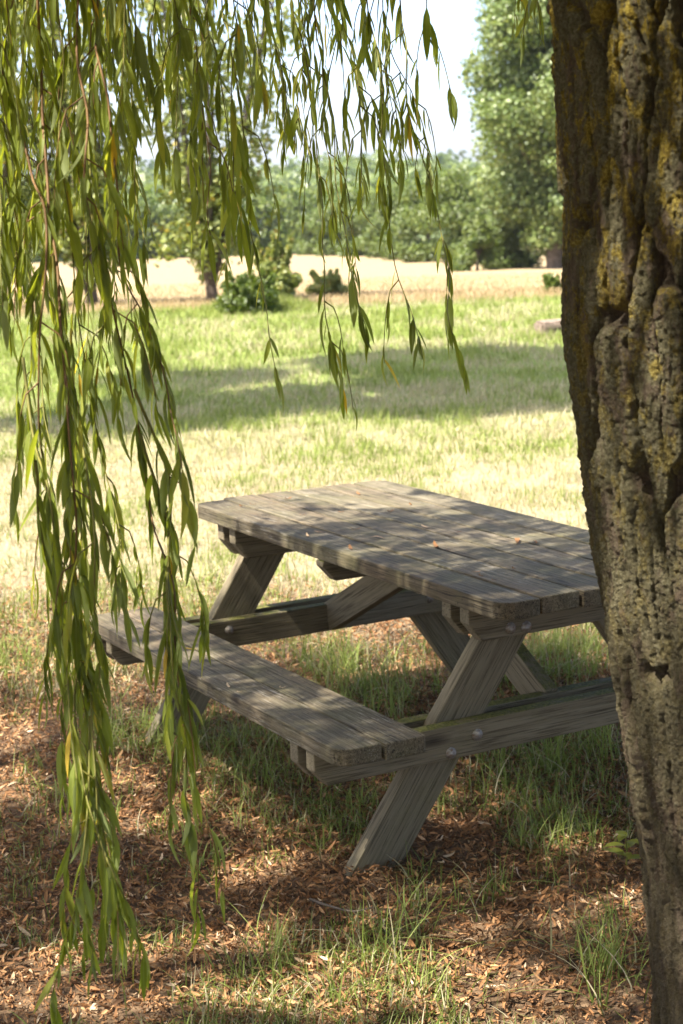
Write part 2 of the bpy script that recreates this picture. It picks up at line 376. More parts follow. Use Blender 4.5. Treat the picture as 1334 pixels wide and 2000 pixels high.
def leg(y, s, dx=0.0, dz=0.0, foot=0.0):
    # slanted leg, cut level at the ground and under the top
    bm = bmesh.new(); x0, x1, sl = .712, .549, .705
    prof = [(-s*(x0+sl*.07), -.07), (-s*(x1+sl*.07), -.07), (-s*(x1-sl*.735), .705), (-s*(x0-sl*.735), .705)]
    prof = [(x+dx+foot*(z < .3), z+dz*(z > .3)) for x, z in prof]
    vs = [bm.verts.new((x, y-LT/2, z)) for x, z in prof]
    f = bm.faces.new(vs); r = bmesh.ops.extrude_face_region(bm, geom=[f])
    bmesh.ops.translate(bm, vec=(0, LT, 0), verts=[v for v in r['geom'] if isinstance(v, bmesh.types.BMVert)])
    bmesh.ops.recalc_face_normals(bm, faces=bm.faces)
    bmesh.ops.bevel(bm, geom=list(bm.edges), offset=.004, segments=2, profile=.6, affect='EDGES')
    me = bpy.data.meshes.new('leg'); bm.to_mesh(me); bm.free()
    n = len(me.vertices); co = np.zeros(n*3, np.float32); me.vertices.foreach_get('co', co); co = co.reshape(-1, 3)
    a = math.atan(sl); along = co[:, 2]*math.cos(a)+s*co[:, 0]*math.sin(a); acr = co[:, 0]*math.cos(a)-s*co[:, 2]*math.sin(a)
    bc = np.stack([acr, along, co[:, 1]], 1) + rng.uniform(0, 40, 3)
    at = me.attributes.new('bc', 'FLOAT_VECTOR', 'POINT'); at.data.foreach_set('vector', np.ascontiguousarray(bc, np.float32).ravel())
    me.materials.append(M['wood_frame']); o = bpy.data.objects.new('leg', me); COL.objects.link(o); o.parent = TAB
def crossbar(name, y, L, zc, h, chz, chy, x=0.0):
    # bar along x: board runs along local y with chamfered lower ends
    board(name, L, .0446, h, TAB, M['wood_frame'], Tr((x, y, zc)) @ Rz(math.pi/2), chamfer=(chz, chy))
YN, YF = -.6655, .7275
for y0, dx, dz in ((YN, 0, 0), (YF, -.035, .012)):
    leg(y0, 1, dx, dz, .05 if y0 > 0 else 0); leg(y0, -1, -dx*.3, dz)
    for o in (-.0452, .0452):
        crossbar('cross_beam', y0+o, 1.66, .330+dz, .095, .045, .04)
        crossbar('top_batten', y0+o, .69, .648, .110, .055, .045, 0.0 if abs(y0) < .7 else -.02)
crossbar('top_batten', 0.02, .78, .670, .066, .05, .045)
def brace(y0, z0, y1, z1):
    d = Vector((0, y1-y0, z1-z0)); L = d.length; a = math.atan2(d.z, d.y)
    board('brace', L+.04, .0446, .10, TAB, M['wood_frame'], Tr((0, (y0+y1)/2, (z0+z1)/2)) @ Rx(a))
brace(YF-.075, .352, .085, .640); brace(YN+.075, .352, -.075, .640)
# domed bolt heads with a washer
def bolt(x, y, z, s):
    prof = [(.0165, 0), (.0165, .002), (.0125, .0021), (.0120, .005), (.0085, .0085), (.004, .0100), (.0004, .0104)]
    a = np.linspace(0, 2*np.pi, 16, endpoint=False)
    V = np.array([(x+r*math.cos(t), y+s*h, z+r*math.sin(t)) for r, h in prof for t in a])
    n = 16; i, j = np.meshgrid(np.arange(len(prof)-1), np.arange(n), indexing='ij')
    Q = np.stack([i*n+j, i*n+(j+1) % n, (i+1)*n+(j+1) % n, (i+1)*n+j], -1).reshape(-1, 4)
    mesh('bolt', V, Q, M['steel'], TAB)
yf = YN-.0452-.0223
for x, z in ((-.325, .337), (-.411, .301), (-.210, .618), (-.158, .614), (.325, .337), (.411, .301), (.2, .618)): bolt(x, yf, z, -1)
yb = YF-.0452-.0223
for x, z in ((-.402, .355), (-.43, .312), (-.205, .66), (.40, .352)): bolt(x, yb, z, -1)

# ---------------------------------------------------------------- the willow: trunk
WIL = thing('willow_tree', 'large weeping willow with deeply furrowed lichen covered trunk and long hanging leafy branches', 'tree', (0.80, 2.78, 0))
WO = np.array([0.80, 2.78, 0.0])
edge_px = [(1068, -260), (1072, -100), (1076, 0), (1090, 180), (1098, 380), (1092, 560), (1104, 680), (1128, 860), (1148, 1020), (1166, 1130), (1186, 1260), (1212, 1450), (1238, 1680), (1258, 1840), (1283, 2000), (1296, 2150)]
def onplane(px, py, Y):
    d = FW + RT*(px-667.0)/F + UP*(1000.0-py)/F
    return CAM + d*(Y-CAM[1])/d[1]
E3 = np.array([onplane(x+30, y, 2.72) for x, y in edge_px])
TR = 0.285
zc = np.linspace(-.1, 3.4, 60)
ex = np.interp(zc, E3[::-1, 2], E3[::-1, 0])
ex[zc < E3[:, 2].min()] = np.interp(zc[zc < E3[:, 2].min()], [-.1, E3[:, 2].min()], [E3[-1, 0]-.10, E3[-1, 0]])
def trunk():
    zs = np.r_[np.linspace(-.1, .35, 40, endpoint=False), np.linspace(.35, 2.45, 1150, endpoint=False), np.linspace(2.45, 3.4, 70)]
    th = np.r_[np.linspace(.6, R(158), 70, endpoint=False), np.linspace(R(158), R(272), 430, endpoint=False), np.linspace(R(272), .6+2*np.pi, 80, endpoint=False)]; nth = len(th)      # seam on the far side
    Z, T = np.meshgrid(zs, th, indexing='ij')
    flare = .10*np.exp(-np.clip(Z, 0, 9)/.18)
    r0 = TR + flare*.6
    cx = np.interp(Z, zc, ex) + TR; cy = 2.78 + .012*np.sin(Z*2)
    s = (T-.6)*TR
    # interlacing ridges: long Voronoi plates on a warped sheet
    wx = s + .016*(fbm(s/.10, Z/.16, 0, 11, 3)-.5)*2 + .030*(fbm(s/.5, Z/.45, 0, 12, 2)-.5)*2
    wz = Z + .05*(fbm(s/.06, Z/.25, 0, 13, 3)-.5)*2
    def plates(a, b, sd):
        ia, ib = np.floor(a), np.floor(b); f1 = np.full(a.shape, 9.); f2 = f1.copy(); idd = f1*0
        for di in (-1, 0, 1):
            for dj in (-1, 0, 1):
                px, py = ia+di, ib+dj
                d = np.hypot(px+.1+.8*_hash(px, py, px*0, sd)-a, py+.1+.8*_hash(px, py, px*0, sd+1)-b); idd = np.where(d < f1, _hash(px, py, px*0, sd+2), idd)
                f2 = np.where(d < f1, f1, np.minimum(f2, d)); f1 = np.minimum(f1, d)
        return f2-f1, idd
    wx2 = wx + .006*(fbm(s/.012, Z/.03, 0, 14, 3)-.5)*2; wz2 = wz + .012*(fbm(s/.015, Z/.02, 0, 16, 3)-.5)*2
    p1, c1 = plates(wx2/.042, wz2/.34, 3); p2, c2 = plates(wx2/.017+5, wz2/.055, 7); p3, c3 = plates(wx2/.0075+9, wz2/.017, 17)
    e = sstep(.01, .15, p1); e2 = sstep(.0, .10, p2); e3 = sstep(.0, .16, p3)
    fib = fbm(wx/.006, Z/.045, 0, 21, 4); fine = fbm(s/.006, Z/.007, 0, 23, 4); scal = fbm(s/.05, Z/.16, 0, 22, 3)
    h = e*(.60+.08*scal+.22*c1) + e*(.05*e2+.07*(c2-.5)+.03*e3+.04*(c3-.5)) + (.24*(fib-.5)+.14*(fine-.5))*(.45+.55*e)
    lump = .032*(fbm(s/.30, Z/.34, 0, 41, 3)-.5) + .010*(fbm(s/.11, Z/.2, 0, 42, 3)-.5)
    r = r0 + lump + .046*h - .026
    V = np.stack([cx+r*np.cos(T)-WO[0], cy+r*np.sin(T)-WO[1], Z], -1)
    i, j = np.meshgrid(np.arange(len(zs)-1), np.arange(nth), indexing='ij')
    Q = np.stack([i*nth+j, i*nth+(j+1) % nth, (i+1)*nth+(j+1) % nth, (i+1)*nth+j], -1).reshape(-1, 4)
    return mesh('trunk', V.reshape(-1, 3), Q, M['bark'], WIL, dict(ridge=np.clip(h, 0, 1).ravel()))
trunk()
TOP = np.array([ex[-1]+TR, 2.78, 3.35])
def limb(pts, r0, r1, n=26):
    p = spline([TOP - np.array([0, 0, .15])] + pts, n)
    V, Q, _ = tube(p - WO, np.linspace(r0, r1, n), 14)
    mesh('limb', V, Q, M['bark'], WIL, dict(ridge=np.full(len(V), .5))); return p
LIMBS = [limb([np.array(q, float) for q in pts], a, b) for pts, a, b in (
    ([(.1, 3.1, 4.0), (-.9, 3.4, 4.3), (-2.2, 3.2, 4.2)], .17, .04),
    ([(.5, 3.2, 4.3), (.2, 3.9, 4.5), (-.4, 4.6, 4.3)], .14, .03),
    ([(.1, 2.3, 4.6), (-1.2, 1.6, 5.4), (-3.2, 1.0, 5.8)], .2, .05),
    ([(.7, 2.5, 4.6), (.8, 2.0, 5.8), (.5, 1.2, 7.0)], .2, .05),
    ([(1.4, 3.0, 4.4), (2.4, 3.4, 5.0), (3.4, 3.6, 5.0)], .15, .04),
    ([(-.1, 1.9, 4.2), (-1.6, .6, 4.6), (-4.2, -.4, 4.8)], .16, .04))]

# ---------------------------------------------------------------- the willow: hanging branches
LV = [leaf_tpl(6, w_, fo, cv, True, pk) for cv, w_, fo, pk in ((.05, .175, .4, .42), (.16, .155, .3, .38), (.30, .185, .5, .45))]
MID = np.tile([0., 1., 0.], 7)
def strand(pts, d, n_leaf=2.6, top=True, big=1.0, seed=0, tw=0.5, dens=1.0, r0=.0042):
    """pts: way points in the photo from top to tip, d: depth; leaves every n_leaf cm, side twigs with chance tw"""
    rg = np.random.default_rng(1000+seed)
    P = [U(x, y, d + .10*math.sin(i*1.3+seed)) for i, (x, y) in enumerate(pts)]
    if top:
        a = P[0]; P = [np.array([a[0]+rg.normal(0, .10)+.1, a[1]+rg.normal(0, .1), 4.0+rg.uniform(-.1, .3)]), np.array([a[0]+rg.normal(0, .03), a[1], max(a[2]+.5, 3.0)])] + P
    L = sum(np.linalg.norm(P[i+1]-P[i]) for i in range(len(P)-1))
    n = max(8, int(L/.03)); c = spline(P, n)
    c[:, 0] += .012*(vnoise(np.arange(n)*.22, seed*3.1, 0, 1)-.5)*2; c[:, 1] += .03*(vnoise(np.arange(n)*.12, seed*5.3, 0, 2)-.5)*2
    rad = np.linspace(r0, .0009, n)
    stems = [tube(c, rad, 6)]
    curves = [(c, 1.0)]
    # side twigs, only where they can be seen
    tl = np.r_[0, np.cumsum(np.linalg.norm(np.diff(c, axis=0), axis=1))]
    t = rg.uniform(.05, .2)
    while t < L-.12:
        i = np.searchsorted(tl, t); p = c[min(i, n-1)]
        if rg.random() < tw and p[2] < 2.75:
            az = rg.uniform(0, 2*np.pi); ln = rg.uniform(.07, .19)*min(1, (L-t)/.35+.4)
            q = [p, p+np.array([.10*ln*math.cos(az)*2, .10*ln*math.sin(az)*2, -.15*ln]), p+np.array([.16*math.cos(az)*ln*2, .16*math.sin(az)*ln*2, -.6*ln]), p+np.array([.18*math.cos(az)*ln*2, .18*math.sin(az)*ln*2, -ln])]
            cc = spline(q, max(6, int(ln/.03))); stems.append(tube(cc, np.linspace(.0015, .0006, len(cc)), 5)); curves.append((cc, .85))
        t += rg.uniform(.05, .11)
    parts = []
    for cc, sc in curves:
        s = np.r_[0, np.cumsum(np.linalg.norm(np.diff(cc, axis=0), axis=1))]
        k = max(3, int(s[-1]/(n_leaf*(.0088 if d < 3 else .0112))*dens)); q = np.sort(rg.uniform(.02, s[-1], k)); q[-3:] = s[-1]-np.array([.03, .012, .0])
        pos = np.stack([np.interp(q, s, cc[:, a]) for a in range(3)], 1)
        keep = pos[:, 2] < 2.9
        pos, q = pos[keep], q[keep]
        if len(pos) == 0: continue
        k = len(pos)
        tan = np.stack([np.interp(q, s, np.gradient(cc[:, a])) for a in range(3)], 1); tan = norm(tan)
        az = rg.uniform(0, 2*np.pi, k)
        side = np.stack([np.cos(az), np.sin(az), np.zeros(k)], 1)
        spread = rg.uniform(.10, .56, k)*np.where(rg.random(k) < .12, 1.7, 1)
        dirn = norm(.55*tan + np.array([0, 0, -.75]) + side*spread[:, None])
        nrm = norm(side + rg.normal(0, .5, (k, 3)) + np.array([0, 0, .35]))
        ln = np.clip(rg.normal(.066, .019, k), .024, .112)*big*sc
        B = frames(dirn, nrm)
        W = rg.uniform(.56, .98, k)*np.where(rg.random(k) < .12, 1.3, 1)
        B = B*np.stack([ln*W, ln, ln], 1)[:, None, :]
        tv = rg.integers(0, 3, k); rn = np.clip(rg.normal(.45, .22, k), 0, .95); rn = np.where(rg.random(k) < .012, 1.0, rn)
        for v in range(3):
            mk = tv == v
            if mk.any():
                V, Q, A = inst(LV[v][0], LV[v][1], pos[mk]-WO, B[mk], dict(rnd=rn[mk])); A['mid'] = np.tile(MID, mk.sum()); parts.append((V, Q, A))
    V, Q, _ = join([(a, b, {}) for a, b, _ in stems])
    o = mesh('hanging_branch', V-WO, Q, M['stem'] if r0 > .003 else M['twig_green'], WIL)
    V, Q, A = join(parts); f = mesh('foliage', V, Q, M['willow'], o, A)
    return o
ST = [  # way points, depth, leaf spacing, leaf size, side twig chance
    ([(-10, -60), (25, 200), (50, 340), (80, 430), (75, 700), (95, 950), (108, 1130), (122, 1270)], 2.75, 2.0, 1.0, .65, .006),
    ([(70, -60), (95, 300), (112, 600), (140, 900), (152, 1200), (168, 1450), (192, 1600), (215, 1750), (226, 1890)], 2.75, 1.45, 1.02, .7, .005),
    ([(185, -60), (200, 120), (215, 300), (245, 520), (295, 640), (328, 760), (338, 850), (352, 915)], 2.8, 2.0, 1.0, .6, .005),
    ([(150, -60), (170, 300), (210, 520), (270, 800), (300, 1000), (330, 1150), (350, 1330), (360, 1500), (378, 1640), (386, 1790)], 2.8, 1.9, 1.1, .35, .004),
    ([(110, -60), (130, 400), (175, 760), (215, 940), (232, 1080), (256, 1200)], 2.85, 2.1, 1.0, .5, .003),
    ([(20, -60), (15, 300), (50, 520), (90, 760), (98, 900), (92, 980)], 3.0, 2.0, 1.0, .6, .003),
    ([(-30, -60), (-15, 250), (5, 420), (10, 600)], 2.6, 2.0, 1.0, .6, .003),
    ([(240, -60), (255, 150), (262, 330), (285, 420)], 3.0, 2.4, .95, .5, .003),
    ([(110, 640), (160, 860), (185, 1010), (190, 1150), (205, 1300)], 2.72, 2.0, 1.1, .5, .003),
    ([(165, 1400), (160, 1600), (150, 1740), (128, 1850), (108, 1960)], 2.75, 1.9, .85, .2, .002),
    ([(205, 1640), (235, 1730), (262, 1830), (282, 1890)], 2.75, 1.8, .9, .3, .002),
    ([(270, 760), (320, 900), (345, 1010), (338, 1130), (352, 1250)], 2.75, 2.2, 1.05, .4, .003),
    ([(60, 900), (100, 1080), (130, 1250), (138, 1400), (150, 1520)], 2.72, 2.2, 1.1, .5, .003),
    ([(375, -60), (385, 120), (400, 290), (415, 460)], 3.1, 2.6, 1.25, .5, .004),
    ([(350, -60), (352, 100), (345, 220), (335, 320)], 3.15, 2.4, 1.15, .5, .003),
    ([(430, -60), (445, 60), (470, 190), (485, 330), (490, 440), (512, 560), (522, 660), (540, 745)], 3.3, 2.8, 1.0, .28, .003),
    ([(400, -60), (425, 100), (440, 230), (440, 360)], 3.2, 2.6, 1.1, .5, .003),
    ([(560, -60), (585, 90), (612, 220), (622, 340), (622, 470), (640, 590), (660, 680), (676, 750)], 3.4, 2.8, .95, .3, .003),
    ([(600, -60), (628, 120), (652, 300), (680, 440), (700, 560), (718, 645)], 3.5, 2.6, .95, .45, .003),
    ([(520, -60), (540, 80), (552, 200), (545, 260)], 3.6, 2.4, .95, .5, .003),
    ([(660, -60), (685, 90), (705, 210), (698, 320), (702, 390)], 3.4, 2.3, 1.0, .5, .003),
    ([(720, -60), (738, 120), (745, 280), (752, 400), (772, 520), (798, 600), (814, 670)], 3.45, 2.7, 1.0, .25, .003),
    ([(770, -60), (788, 90), (806, 220), (838, 330), (850, 430), (872, 560), (890, 640), (908, 715)], 3.5, 2.7, 1.0, .25, .003),
    ([(740, -60), (765, 90), (800, 190), (830, 260), (842, 330)], 3.6, 2.3, .95, .5, .003),
    ([(822, -40), (838, 50), (862, 110), (880, 185)], 3.4, 3.2, 1.0, .1, .002),
    ([(640, -60), (655, 60), (640, 200), (640, 320), (650, 420)], 3.7, 2.4, .9, .5, .003),
    ([(590, -60), (600, 80), (585, 190), (600, 300)], 3.6, 2.4, .95, .5, .003),
    ([(700, -60), (715, 60), (760, 160), (775, 260), (780, 330)], 3.7, 2.4, .95, .5, .003),
    ([(460, -60), (466, 60), (452, 200), (458, 330), (470, 430)], 3.1, 2.2, 1.2, .5, .003),
    ([(330, -60), (372, 60), (380, 180), (372, 280), (380, 380)], 3.0, 2.2, 1.2, .5, .003),
    ([(90, 500), (125, 820), (150, 1080), (170, 1300), (182, 1480), (205, 1640), (225, 1760), (245, 1850)], 2.8, 1.6, 1.05, .5, .003),
    ([(120, 900), (140, 1150), (158, 1380), (180, 1560), (200, 1700), (196, 1800)], 2.72, 1.7, 1.1, .4, .003),
    ([(280, 850), (318, 1040), (338, 1200), (346, 1340), (362, 1460)], 2.76, 1.7, 1.15, .35, .003),
    ([(40, 700), (62, 860), (84, 960), (104, 1080), (118, 1200)], 2.8, 1.8, 1.0, .4, .003),
    ([(1046, -80), (1050, -20), (1058, 50)], 3.2, 2.2, .8, .6, .002),
    ([(1020, -80), (1030, -20), (1036, 25)], 3.3, 2.4, .8, .4, .002),
]
for i, (p, d, nl, bg_, tw, r0) in enumerate(ST):
    strand(p, d, nl, top=p[0][1] < 0, big=bg_, seed=i, tw=tw, r0=r0)
fr = np.random.default_rng(5)
for i in range(11):                     # the thick curtain at the left, nearer and farther strands
    x = fr.uniform(-40, 280); d = fr.uniform(2.7, 4.3); end = fr.uniform(330, 980) if x > 40 else fr.uniform(300, 560)
    if x > 220: end = min(end, 480)
    sl = fr.uniform(-.03, .09)
    strand([(x, -60), (x+sl*200+fr.normal(0, 10), 150), (x+sl*380+fr.normal(0, 14), .5*end+60), (x+sl*600, end)], d, 2.1, seed=100+i, tw=.6, r0=.003, big=fr.uniform(.85, 1.1))
for i in range(9):                     # filling above the middle
    x = fr.uniform(300, 800); d = fr.uniform(3.4, 4.8); end = fr.uniform(90, 300)
    strand([(x, -60), (x+fr.uniform(0, 14), .5*end), (x+fr.uniform(0, 30), end)], d, 2.5, seed=200+i, tw=.5, r0=.0025)

# ---------------------------------------------------------------- the willow: crown overhead (it throws the shade the table stands in)
def crown_over():
    rg = np.random.default_rng(21); P = []
    KX, KY = -SAZ[0]/math.tan(SUN_EL), -SAZ[1]/math.tan(SUN_EL)
    holes = []                                     # gaps cut in the crown to let sun onto chosen spots: (ground x, y, radius x, radius y, share of leaves missing)
    for px, py, ra, rb, sh in ((525, 1690, .085, .07, .95), (600, 1672, .06, .04, .9), (470, 1835, .13, .055, .9), (330, 1850, .06, .05, .9), (700, 1925, .24, .10, .88), (900, 1895, .17, .10, .9), (1060, 1950, .16, .09, .85), (500, 1935, .10, .06, .9),
                               (235, 1520, .07, .08, .9), (300, 1600, .11, .06, .85), (25, 1430, .10, .12, .9), (20, 1530, .09, .10, .8), (560, 1800, .05, .04, .9), (850, 1580, .05, .05, .9), (140, 1860, .09, .06, .85), (60, 1930, .12, .06, .8),
                               (280, 1960, .08, .05, .85), (960, 1810, .06, .05, .8), (1120, 1800, .06, .05, .7), (410, 1560, .06, .05, .85), (560, 1500, .05, .05, .8), (1150, 1650, .05, .05, .8)):
        gx, gy = G(px, py); holes.append((gx, gy, ra*1.3, rb*1.3, min(1, sh+.12)))
    for px, py, ra, rb, sh in ((480, 992, .22, .16, .97), (640, 955, .34, .20, .98), (770, 980, .22, .11, .97), (610, 1012, .24, .09, .95), (690, 1000, .12, .06, .97), (720, 1075, .08, .035, .9), (930, 1060, .13, .035, .92), (545, 1045, .05, .05, .9), (860, 1000, .10, .05, .9), (1050, 1045, .12, .04, .9), (610, 1075, .05, .04, .9), (800, 1040, .06, .03, .9)):
        gx, gy = G(px, py, .75); holes.append((gx+.75*KX, gy+.75*KY, ra, rb, sh))
    for px, py, ra, rb, sh in ((230, 1205, .14, .11, .95), (560, 1365, .07, .035, .95), (330, 1260, .06, .04, .9), (480, 1330, .05, .03, .9), (640, 1400, .04, .03, .9)):
        gx, gy = G(px, py, .42); holes.append((gx+.42*KX, gy+.42*KY, ra, rb, sh))
    holes += [(-.1, 3.2, .62, .30, .72), (.95, 4.25, .26, .12, .5), (1.4, 3.0, .45, .24, .5), (.5, 3.35, .3, .15, .7), (.9, 3.6, .5, .18, .75), (1.25, 4.2, .5, .14, .65)]
    def pierce(p):
        sx, sy = p[:, 0]+KX*p[:, 2], p[:, 1]+KY*p[:, 2]; ok = np.ones(len(p), bool)
        wob = 1+.55*(fbm(sx/.13, sy/.13, 0, 91, 3)-.5)*2
        for hx, hy, ra, rb, sh in holes: ok &= ~((((sx-hx)/ra)**2+((sy-hy)/rb)**2 < (1.2*wob)**2) & (rg.random(len(p)) < sh))
        return p[ok]
    N = 9000
    gx = rg.uniform(-5, 5.5, N); gy = rg.uniform(-.5, 7.6, N); h = 2.95 + 4.0*rg.random(N)**1.8
    edge = 6.70 + .9*(fbm(gx*1.1, h*0+2, 0, 9, 3)-.5)*2
    keep = rg.random(N) < np.clip((edge+.55-gy)/1.1, 0, 1)
    gap = fbm(gx/.55, gy/.55, 0, 15, 3); keep &= gap < .66
    gx, gy, h = gx[keep], gy[keep], h[keep]
    C = np.stack([gx-KX*h, gy-KY*h, h], 1)
    k = 42; n = len(C)*k
    pos = np.repeat(C, k, 0) + rg.normal(0, 1, (n, 3))*np.array([.075, .075, .22])
    keep = pos[:, 2] > 2.72 + .09*np.clip(pos[:, 1], 0, 9); pos = pierce(pos[keep]); n = len(pos)
    az = rg.uniform(0, 2*np.pi, n); side = np.stack([np.cos(az), np.sin(az), 0*az], 1)
    B = frames(norm(np.array([0, 0, -1.]) + side*rg.uniform(.2, .9, n)[:, None]), norm(side+rg.normal(0, .6, (n, 3))))
    B = B*(rg.uniform(.07, .12, n)[:, None, None]*np.array([1.15, 1, 1])[None, None])
    TV, TQ = leaf_tpl(3, .19, 0, .12, False)
    # unseen crown and skirt above and behind the camera, added to block sky light
    m_ = 1500; a2 = rg.uniform(R(150), R(385), m_); rr = 5.6*np.sqrt(rg.uniform(.05, 1, m_)); hh = 3.6 + 3.6*np.sqrt(np.clip(1-(rr/6.2)**2, 0, 1))*rg.uniform(.75, 1, m_)
    C2 = np.stack([.3+rr*np.cos(a2), 1.6+rr*np.sin(a2), hh], 1)
    m_ = 300; a3 = rg.uniform(R(172), R(368), m_); r3 = rg.uniform(4.6, 6.0, m_)
    C3 = np.stack([.3+r3*np.cos(a3), 1.4+r3*np.sin(a3), rg.uniform(1.3, 4.6, m_)], 1)
    C2 = np.concatenate([C2, C3]); C2 = C2[C2[:, 1] + KY*C2[:, 2] < 5.2]
    k = 26; n2 = len(C2)*k
    pos2 = np.repeat(C2, k, 0) + rg.normal(0, 1, (n2, 3))*np.array([.16, .16, .34]); pos2 = pos2[(pos2[:, 2] > 2.75) | (pos2[:, 1] < -.8)]; pos2 = pierce(pos2); n2 = len(pos2)
    az = rg.uniform(0, 2*np.pi, n2); side = np.stack([np.cos(az), np.sin(az), 0*az], 1)
    B2 = frames(norm(np.array([0, 0, -1.]) + side*rg.uniform(.2, .9, n2)[:, None]), norm(side+rg.normal(0, .6, (n2, 3))))*(rg.uniform(.12, .2, n2)[:, None, None]*np.array([1.3, 1, 1])[None, None])
    pos = np.concatenate([pos, pos2]); B = np.concatenate([B, B2]); n += n2
    V, Q, A = inst(TV, TQ, pos-WO, B, dict(rnd=np.clip(rg.normal(.45, .2, n), 0, .95)))
    mesh('crown', V, Q, M['willow'], WIL, A)
crown_over()

# ---------------------------------------------------------------- other trees
def crown_mesh(name, clumps, n, size, mat, parent, seed, lo=.55, flat=.5, rmod=0.0):
    """leaf clusters spread through the outer volume of many ellipsoid clumps (cx,cy,cz,rx,ry,rz)"""
    rg = np.random.default_rng(seed); K = np.array(clumps, float)
    wgt = (K[:, 3]*K[:, 4]+K[:, 3]*K[:, 5]+K[:, 4]*K[:, 5]); idx = rg.choice(len(K), n, p=wgt/wgt.sum())
    d = norm(rg.normal(0, 1, (n, 3))); rr = lo + (1-lo)*rg.random(n)**.6
    nz = .75+.5*fbm(d[:, 0]*2.3+idx*3.7, d[:, 1]*2.3, d[:, 2]*2.3, seed, 2)
    p = K[idx, :3] + d*K[idx, 3:]*(rr*nz)[:, None]
    nr = norm(d + rg.normal(0, flat, (n, 3)) + np.array([0, 0, .25]))
    t = norm(np.cross(nr, rg.normal(0, 1, (n, 3))))
    B = frames(t, nr)*(size*rg.uniform(.6, 1.35, n))[:, None, None]
    TV = np.array([(-.18, -.5, .0), (.20, -.46, .02), (.50, .05, -.08), (.16, .52, .03), (-.20, .48, -.02), (-.52, .02, -.07)]); TQ = np.array([(0, 1, 2, 5), (5, 2, 3, 4)])
    V, Q, A = inst(TV, TQ, p, B, dict(rnd=np.clip(rg.normal(.5, .25, n) + .25*(_hash(idx, idx*0, idx*0, seed)-.5), 0, 1)))
    return mesh(name, V, Q, mat, parent, A, smooth=False)
def wood_mesh(name, curves, mat, parent):
    V, Q, _ = join([tube(spline(p, 12), np.linspace(a, b, 12), 8) for p, a, b in curves])
    return mesh(name, V, Q, mat, parent)
def blob_clumps(rg, n, cx, cy, cz, rx, ry, rz, s0, s1, top=1.0):
    out = []
    for i in range(n):
        d = norm(rg.normal(0, 1, 3)); q = rg.random()**.45
        z = d[2]*q; shr = 1-.35*max(z, 0)*top
        s = rg.uniform(s0, s1)
        out.append((cx+d[0]*q*rx*shr, cy+d[1]*q*ry*shr, cz+z*rz, s*1.15, s*1.15, s*.85))
    return out
def place(px, dist):
    """ground position at photo column px, dist metres away"""
    x = dist*(px-667)/F; return (x, dist, float(terr(x, dist)))
# large broadleaf at the right
def big_oak():
    rg = np.random.default_rng(31); b = place(1096, 92)
    o = thing('oak_tree', 'tall pale green broadleaf tree beside the wheat field, left of the willow trunk', 'tree', b)
    cl = blob_clumps(rg, 105, .2, 0, 9.2, 4.5, 4.5, 7.6, 1.0, 1.9, .7) + blob_clumps(rg, 24, .8, 0, 4.0, 4.2, 4.2, 3.2, .9, 1.6, 0)
    crown_mesh('crown', cl, 105000, .18, M['leaf_oak'], o, 32, .35, .7)
    wood_mesh('trunk', [([(0, 0, -.3), (.05, 0, 2), (.1, .1, 5), (0, 0, 9)], .5, .2), ([(.05, 0, 3), (1.4, .2, 5.5), (2.6, .2, 8)], .24, .08), ([(.05, 0, 3.4), (-1.5, -.3, 6), (-2.4, -.3, 9)], .24, .08), ([(.1, 0, 6), (.6, -.8, 10), (.5, -.6, 14)], .2, .06)], M['trunk_far'], o)
big_oak()
# hedge row between the oak and the far end of the field
def hedge_tree(name, px, dist, top_py, wpx, seed, label, group, mat, n=7000, conical=False, size=None):
    rg = np.random.default_rng(seed); b = place(px, dist)
    hor = 378 - .0333*(px-667); H = CAM[2]-b[2] + dist*(hor-top_py)/F; rx = .66*wpx*dist/F
    o = thing(name, label, 'tree', b, 0, group)
    if conical:
        cl = []
        for i in range(26):
            t = rg.random(); a = rg.uniform(0, 6.28); rr = rx*(1-t)**.75*.8
            cl.append((rr*math.cos(a), rr*math.sin(a), .25+t*H*.9, .28*rx+.1, .28*rx+.1, .16*H))
    else:
        cl = blob_clumps(rg, 26, 0, 0, H*.54, rx*.72, rx*.72, H*.40, rx*.26, rx*.46, .5) + blob_clumps(rg, 16, 0, 0, H*.17, rx*.75, rx*.75, H*.13, rx*.25, rx*.42, 0)
    crown_mesh('crown', cl, n, size or max(.11, .0009*dist+.03), mat, o, seed, .45, .55)
    wood_mesh('trunk', [([(0, 0, -.3), (.03, 0, H*.3), (0, .05, H*.6), (0, 0, H*.8)], .035*H, .012*H), ([(.02, 0, H*.3), (rx*.3, 0, H*.5), (rx*.5, 0, H*.7)], .018*H, .006*H), ([(.02, 0, H*.32), (-rx*.3, .1, H*.5), (-rx*.5, .1, H*.65)], .018*H, .006*H)], M['trunk_far'], o)
    return o
HG = 'trees edging the wheat field'
hedge = [  # px, distance, top, width
    (945, 93, 425, 66, 1, 'small dark conical evergreen at the foot of the tall broadleaf tree'),
    (1010, 96, 395, 110, 0, 'rounded low tree in front of the tall broadleaf tree, nearest the willow trunk'),
    (905, 112, 318, 130, 0, 'tallest tree of the field edge row, touching the tall broadleaf tree'),
    (850, 126, 338, 100, 0, 'broad mid green tree second along the field edge from the tall broadleaf'),
    (800, 142, 342, 92, 0, 'mid green tree third along the field edge from the tall broadleaf'),
    (760, 160, 352, 84, 0, 'mid green tree fourth along the field edge behind hanging willow twigs'),
    (715, 176, 366, 84, 0, 'mid green tree fifth along the field edge behind the hanging willow twigs'),
    (672, 190, 384, 78, 0, 'lower tree near the far end of the field edge row'),
    (632, 205, 402, 74, 0, 'farthest and lowest tree of the row where the field ends'),
]
